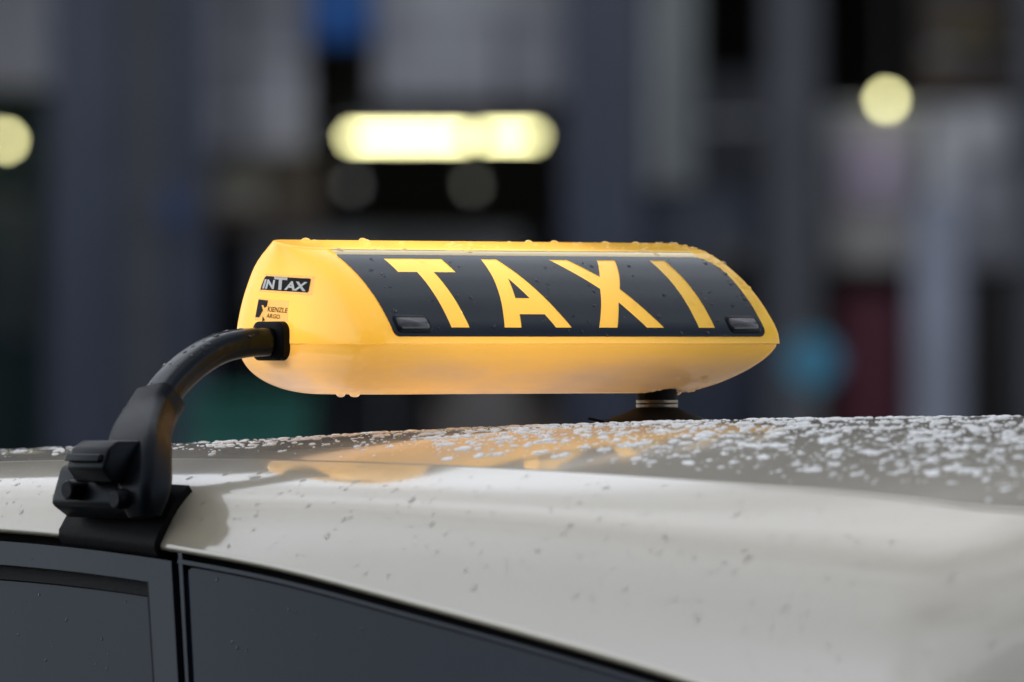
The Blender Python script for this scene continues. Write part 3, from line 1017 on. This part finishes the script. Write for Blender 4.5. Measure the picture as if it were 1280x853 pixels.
# on the sign (panel, letters, shells)
vs = []; 
bvh_all = bvh_of([upper_shell, lower_shell, black_panel] + [c for c in black_panel.children])
pts, nms, rds = [], [], []
def sl2w(v): 
    return Vector((v.x * math.cos(YAW) - v.y * math.sin(YAW), v.x * math.sin(YAW) + v.y * math.cos(YAW), v.z))
so = Vector(CW(*sign.o))
def add_hit(org, dirv, r_):
    hit, nrm, _, _ = bvh_all.ray_cast(Vector(org), Vector(dirv))
    if hit is None: return
    if nrm.dot(Vector(dirv)) > 0: nrm = -nrm
    pts.append(tuple(sl2w(hit) + so)); nms.append(tuple(sl2w(nrm))); rds.append(r_)
for i in range(120):
    add_hit(sign.L(rng.uniform(-.20, .21), .5, ZC + rng.uniform(.004, .072)), (0, 1, 0), min(.0024, rng.lognormal(math.log(.0011), .4)))
for i in range(46):
    add_hit(sign.L(rng.uniform(-.20, .2), rng.uniform(-.04, .012), ZC + .3), (0, 0, -1), rng.uniform(.0012, .0042))
for i in range(60):
    add_hit(sign.L(rng.uniform(.195, .222), rng.uniform(-.05, .08), ZC + .3), (0, 0, -1), rng.uniform(.0008, .0026))
for i in range(16):
    add_hit(sign.L(rng.uniform(.12, .18), .3, ZC - rng.uniform(.03, .044)), (0, 1, 0), rng.uniform(.0012, .0034))
for a_, u_ in ((-.172, -.02), (.160, .01), (.172, .018), (-.165, -.01)):
    add_hit(sign.L(a_, u_, ZC - .4), (0, 0, 1), .0042)
rds = np.array(rds)
drops('raindrops', pts, nms, rds, rds * .6, 'raindrops clinging to the yellow and black roof sign')

# on the arm
bvh_arm = bvh_of([tube, neck, clamp])
ao = Vector(CW(*arm.o)); pts, nms, rds = [], [], []
for i in range(260):
    a_ = rng.uniform(-.46, -.235); u_ = rng.uniform(-.055, .06)
    hit, nrm, _, _ = bvh_arm.ray_cast(Vector(arm.L(a_, u_, ZC + .3)), Vector((.12, .22, -1)).normalized())
    if hit is None: continue
    if nrm.z < 0: nrm = -nrm
    if rng.uniform() < .35: continue
    pts.append(tuple(sl2w(hit) + ao)); nms.append(tuple(sl2w(nrm))); rds.append(min(.0026, rng.lognormal(math.log(.0011), .4)))
rds = np.array(rds)
drops('raindrops', pts, nms, rds, rds * .45, 'beads of rain along the top of the black sign arm')

# on the door frames and panes
pts, nms, rds = [], [], []
for i in range(90):
    r_ = rng.uniform(-.2, .9); w = rng.uniform(.01, .14)
    off = .002 if r_ < .1 and w < .028 else (-.002 if r_ > .12 else -.010)
    if .03 < r_ < .14: continue
    a, z = side_pt(r_, w, off); pts.append((a, r_, z)); nms.append((-.97, .0, .24)); rds.append(rng.uniform(.0007, .0017))
rds = np.array(rds)
drops('raindrops', cw_arr(pts), cw_arr(nms), rds, rds * .45, 'tiny raindrops on the dark car windows')

# ------------------------------------------------------------------ far side of the street
FY = 40.0
def FX(px, Y=FY): return (px - 640) / 1460.0 * (CAM_D + Y) / CAM_D
def FZ(py, Y=FY): return CAM_Z - (py - 426.5) / 1460.0 * (CAM_D + Y) / CAM_D
def bm_col(name, c, rough=.6, var=.12): return noise_mat(name, c, rough, .4, var, 2.5, .1, 20)
C_NAVY = bm_col('navy_cladding', (.044, .053, .082), .4)
C_BLACK = bm_col('dark_opening', (.030, .026, .026), .7)
C_GREY = bm_col('grey_panel', (.46, .46, .50))
C_PALE = bm_col('pale_panel', (.66, .66, .69))
C_GREEN = bm_col('grey_green_render', (.26, .28, .28))
C_BROWN = bm_col('brown_panel', (.125, .10, .088))
C_DKGR = bm_col('charcoal_cladding', (.062, .066, .078))
C_TEAL = bm_col('dark_teal_panel', (.032, .066, .070))
C_BLUE = bm_col('blue_enamel', (.018, .095, .32), .4)
C_RED = bm_col('wine_red_panel', (.11, .017, .034))
C_LILAC = bm_col('lilac_poster', (.46, .38, .47))
C_BEIGE = bm_col('beige_panel', (.38, .36, .34))
C_CYAN = bm_col('cyan_blue_enamel', (.06, .22, .33), .4)
C_BIN = bm_col('bottle_green_plastic', (.004, .095, .072), .5)
C_GLASS = noise_mat('shop_glass', (.012, .014, .018), .05, .5, .2, 2)
C_STEEL = noise_mat('painted_steel', (.12, .12, .13), .4, .5, .1, 10)

bld = empty('building', (0, FY, 0))
tag(bld, 'dark clad building with pillars and shop fronts across the street, out of focus', 'building')
def bpart(name, x0, x1, y0, y1, dy, th, mat, zmin=None, zmax=None, parent=None):
    """a block of the front: pixel-measured extent at the facade plane, set dy behind it, th thick"""
    Y = FY + dy
    z1 = FZ(y0, Y) if zmax is None else zmax
    z0 = FZ(y1, Y) if zmin is None else zmin
    return box(name, FX(x0, Y), FX(x1, Y), dy, dy + th, z0, z1, mat, parent or bld, .01)
# rear wall of the recess, soffit and upper storeys
box('recess_wall', -24, 24, 4.0, 4.3, .13, 3.9, C_BLACK, bld)
box('upper_wall', -24, 24, .05, 9, 3.9, 19.5, bm_col('upper_facade', (.06, .06, .066)), bld)
box('roof', -24.3, 24.3, -.3, 9.2, 19.5, 19.8, C_DKGR, bld)
wm = None
for j in range(4):
    for i in range(16):
        x = -22.5 + i * 3.0; z = 4.9 + j * 3.5
        if wm is None:
            w_ = box('window', -.75, .75, -.06, .10, -.95, .95, C_STEEL, bld, .01)
            p_ = box('window_pane', -.66, .66, -.075, -.05, -.86, .86, C_GLASS, w_, .004)
            w_.location = (x, 0, z); wm = (w_.data, p_.data)
        else:
            w_ = link(bpy.data.objects.new('window', wm[0]), bld); w_.location = (x, 0, z)
            link(bpy.data.objects.new('window_pane', wm[1]), w_)
# pillars and cladding of the ground floor
def pillar(x0, x1, mat, dy=0.0, th=.5, y0=-80): return bpart('pillar', x0, x1, y0, 0, dy, th, mat, zmin=.13, zmax=3.9)
pillar(62, 150, C_NAVY); pillar(152, 205, C_DKGR, .05); pillar(207, 258, C_NAVY, .1)
pillar(706, 800, C_NAVY); pillar(958, 1024, C_DKGR); 
pillar(1140, 1205, bm_col('blue_grey_pillar', (.28, .30, .37)), .3, .3).scale = (1, 1, .60)
pillar(1276, 1330, C_DKGR)
for k, x in enumerate(list(range(-1560, -100, 240)) + list(range(1400, 2700, 240))):     # the bays to either side
    pillar(x, x + 70, (C_NAVY, C_DKGR)[k % 2])
    bpart('fascia', x + 70, x + 240, -60, 110 + 30 * (k % 3), .5, .1, (C_GREY, C_BROWN, C_PALE, C_TEAL)[k % 4])
    bpart('shop_pane', x + 70, x + 240, 160 + 30 * (k % 3), 600, 1.2, .03, C_GLASS, zmin=.13)
    bpart('shop_mullion', x + 150, x + 158, 120, 600, 1.12, .06, C_STEEL, zmin=.13)
    bpart('stall_riser', x + 70, x + 240, 560, 600, 1.0, .08, (C_BROWN, C_DKGR)[k % 2], zmin=.13)
# wall panels, fascia, door leaves and shop panes
bpart('wall_panel', -60, 60, -60, 420, .9, .1, C_TEAL, zmin=.13)
bpart('wall_panel', 232, 385, -60, 190, .6, .1, C_GREY)
bpart('wall_panel', 262, 400, 192, 288, 1.1, .1, C_BROWN)
bpart('fascia', 468, 706, 22, 125, .5, .1, C_GREY)
bpart('fascia', 468, 706, -60, 20, .55, .1, C_PALE)
bpart('wall_panel', 800, 872, -60, 235, .3, .1, C_GREEN)
bpart('wall_panel', 800, 958, 237, 600, .4, .1, C_NAVY, zmin=.13)
bpart('wall_panel', 874, 958, 92, 235, .5, .1, C_DKGR)
bpart('wall_panel', 1150, 1290, -60, 118, .6, .1, C_BROWN)
bpart('wall_panel', 1030, 1274, 140, 335, .5, .1, C_GREY)
bpart('wall_panel', 1040, 1150, 262, 333, .42, .06, C_BEIGE)
bpart('wall_panel', 1205, 1262, 130, 200, .42, .06, C_PALE)
bpart('door', 1052, 1132, 368, 600, .5, .1, C_RED, zmin=.13)
bpart('door', 1212, 1272, 345, 600, .5, .1, bm_col('dark_brown_door', (.02, .016, .014)), zmin=.13)
bpart('shop_pane', 260, 480, 290, 600, 1.2, .03, C_GLASS, zmin=.13)
bpart('shop_pane', 482, 704, 290, 600, 1.2, .03, C_GLASS, zmin=.13)
bpart('shop_mullion', 478, 486, 290, 600, 1.14, .06, C_STEEL, zmin=.13)
bpart('stall_riser', 540, 700, 500, 600, 1.0, .08, C_BROWN, zmin=.13)

# strips, ledges and frames that break up the front
for x0, x1, y0, y1, dy, mat in ((236, 382, 62, 74, .54, C_PALE), (236, 382, 128, 138, .54, C_PALE), (300, 308, -60, 190, .53, C_DKGR), (540, 548, 22, 125, .46, C_PALE),
                                (625, 633, 22, 125, .46, C_DKGR), (262, 330, 196, 262, 1.02, C_BEIGE), (812, 822, -60, 235, .26, C_PALE), (1030, 1274, 132, 140, .44, C_PALE),
                                (1150, 1158, 140, 335, .44, C_DKGR), (1164, 1200, 150, 250, .44, C_PALE), (880, 950, 150, 158, .46, C_PALE), (880, 950, 300, 420, .36, C_GLASS),
                                (-40, 40, 250, 262, .84, C_GREEN), (10, 30, 262, 420, .84, C_GREEN), (1160, 1270, 60, 70, .56, C_GREY), (1222, 1228, 345, 600, .46, C_STEEL)):
    bpart('facade_strip', x0, x1, y0, y1, dy, .05, mat)
# things on and before the front
o = bpart('wall_sign', 388, 466, -60, 52, .2, .06, C_BLUE, parent=None)
def loose(o, label, cat, group=None):
    mw = o.parent.location.copy(); o.parent = None; o.location = o.location + mw
    return tag(o, label, cat, group)
loose(o, 'blurred blue sign at the top between two grey panels', 'sign')
o = bpart('poster', 1052, 1130, 170, 258, .38, .02, C_LILAC); loose(o, 'blurred lilac poster on the pale wall panel at right', 'poster')
o = bpart('yellow_sign', 1180, 1250, 25, 55, .4, .04, bm_col('dull_yellow', (.13, .10, .035))); loose(o, 'blurred dull yellowish strip sign at the upper right', 'sign')

o = bpart('notice_board', 204, 232, 240, 285, -.05, .03, bm_col('notice_blue', (.03, .06, .15))); loose(o, 'small blurred blue notice on the dark pillar left of the taxi sign', 'notice')
o = bpart('parcel_locker', 566, 650, 470, 620, -.9, .5, bm_col('locker_grey_brown', (.10, .09, .085)), zmin=.13); loose(o, 'blurred grey brown cabinet low under the taxi sign', 'cabinet')

# round blue road sign on a pole
rs = empty('road_sign', (FX(1015, 36.0), 36.0, .13)); tag(rs, 'blurred round blue road sign on a thin pole, right of the taxi sign', 'road sign')
zc_ = FZ(452, 36.0) - .13
lathe('plate', [(0, -.01), (.13, -.01), (.135, -.005), (.135, .005), (.13, .01), (0, .01)], C_CYAN, rs, 40, (0, -.04, zc_), 'Y')
lathe('pole', [(0, 0), (.03, 0), (.03, zc_ + .16), (0, zc_ + .16)], C_STEEL, rs, 16)
# green wheeled bin
gb = empty('wheeled_bin', (FX(312, 35.0), 35.0, .13)); tag(gb, 'dark green wheeled bin on the far pavement, blurred below the sign', 'bin')
bmx = box_bm(-.29, .29, -.29, .29, .06, 1.10, .03)
for v in bmx.verts: 
    k = .78 + .22 * (v.co.z / 1.1); v.co.x *= k; v.co.y *= k
bm_obj('bin_body', bmx, C_BIN, gb)
box('bin_lid', -.31, .31, -.33, .31, 1.10, 1.18, C_BIN, gb, .03)
for sx in (-1, 1):
    lathe('bin_wheel', [(0, -.025), (.09, -.025), (.10, -.015), (.10, .015), (.09, .025), (0, .025)], M['tyre'], gb, 20, (sx * .26, .24, .10), 'X')

# lit lamps
LAMP = (1.0, .95, .46)
def globe(px, py, Y, rad, strength, label):
    e_ = empty('pendant_lamp', (FX(px, Y), Y, FZ(py, Y))); tag(e_, label, 'lamp')
    prof = [(rad * math.sin(math.pi * i / 14), -rad * math.cos(math.pi * i / 14)) for i in range(15)]
    lathe('globe', prof, emit_mat('lamp_globe', LAMP, strength), e_, 24)
    lathe('rod', [(0, rad * .9), (.008, rad * .9), (.008, 3.9 - FZ(py, Y)), (0, 3.9 - FZ(py, Y))], C_STEEL, e_, 8)
globe(1108, 125, 40.35, .030, 8.5, 'round pale yellow lamp glowing at the upper right')
globe(7, 176, 40.5, .030, 8.5, 'round pale yellow lamp glowing at the left edge')
def tube_light(px0, px1, py, Y, strength, label):
    x0, x1 = FX(px0, Y), FX(px1, Y); z = FZ(py, Y)
    e_ = empty('tube_lamp', ((x0 + x1) / 2, Y, z)); tag(e_, label, 'lamp')
    h = (x1 - x0) / 2
    lathe('tube', [(0, -h), (.014, -h + .004), (.018, -h + .015), (.018, h - .015), (.014, h - .004), (0, h)], emit_mat('lamp_tube', LAMP, strength), e_, 20, (0, 0, 0), 'X')
    box('housing', -h - .03, h + .03, -.04, .04, .028, .09, C_STEEL, e_, .008)
    for s_ in (-1, 1): box('end_holder', s_ * (h + .015) - .012, s_ * (h + .015) + .012, -.02, .02, -.02, .03, C_STEEL, e_, .003)
tube_light(436, 585, 172, 40.42, 8.5, 'long bright tube lamp, the left one of the glowing pair')
tube_light(602, 671, 171, 40.46, 7.5, 'shorter bright tube lamp, the right one of the glowing pair')
def spot(px, py, label):
    Y = 41.0
    e_ = empty('spot_lamp', (FX(px, Y), Y, FZ(py, Y))); tag(e_, label, 'lamp')
    lathe('lens', [(0, -.002), (.03, -.002), (.03, .002), (0, .002)], emit_mat('spot_lens', (.9, .92, 1.0), .06), e_, 20, (0, -.045, 0), 'Y')
    lathe('housing', [(0, .06), (.034, .06), (.036, .0), (.036, -.043), (.0, -.043)], C_STEEL, e_, 20, (0, 0, 0), 'Y')
    lathe('rod', [(0, .03), (.008, .03), (.008, 3.9 - FZ(py, Y)), (0, 3.9 - FZ(py, Y))], C_STEEL, e_, 8)
spot(440, 232, 'dim grey round lamp under the left tube lamp')
spot(590, 232, 'dim grey round lamp under the right tube lamp')

# ------------------------------------------------------------------ the near side of the street, behind the viewer
bk = empty('building', (0, -24, 0)); tag(bk, 'dark brick building on the near side of the street, behind the viewer', 'building')
box('wall', -30, 30, -9, 0, 0, 16, bm_col('dark_brick', (.055, .045, .04)), bk)
box('roof', -30.3, 30.3, -9.3, .3, 16, 16.3, C_DKGR, bk)
for j in range(4):
    for i in range(18):
        w_ = link(bpy.data.objects.new('window', wm[0]), bk); w_.location = (-25.5 + i * 3.0, 0, 2.6 + j * 3.6); w_.rotation_euler = (0, 0, math.pi)
        link(bpy.data.objects.new('window_pane', wm[1]), w_)
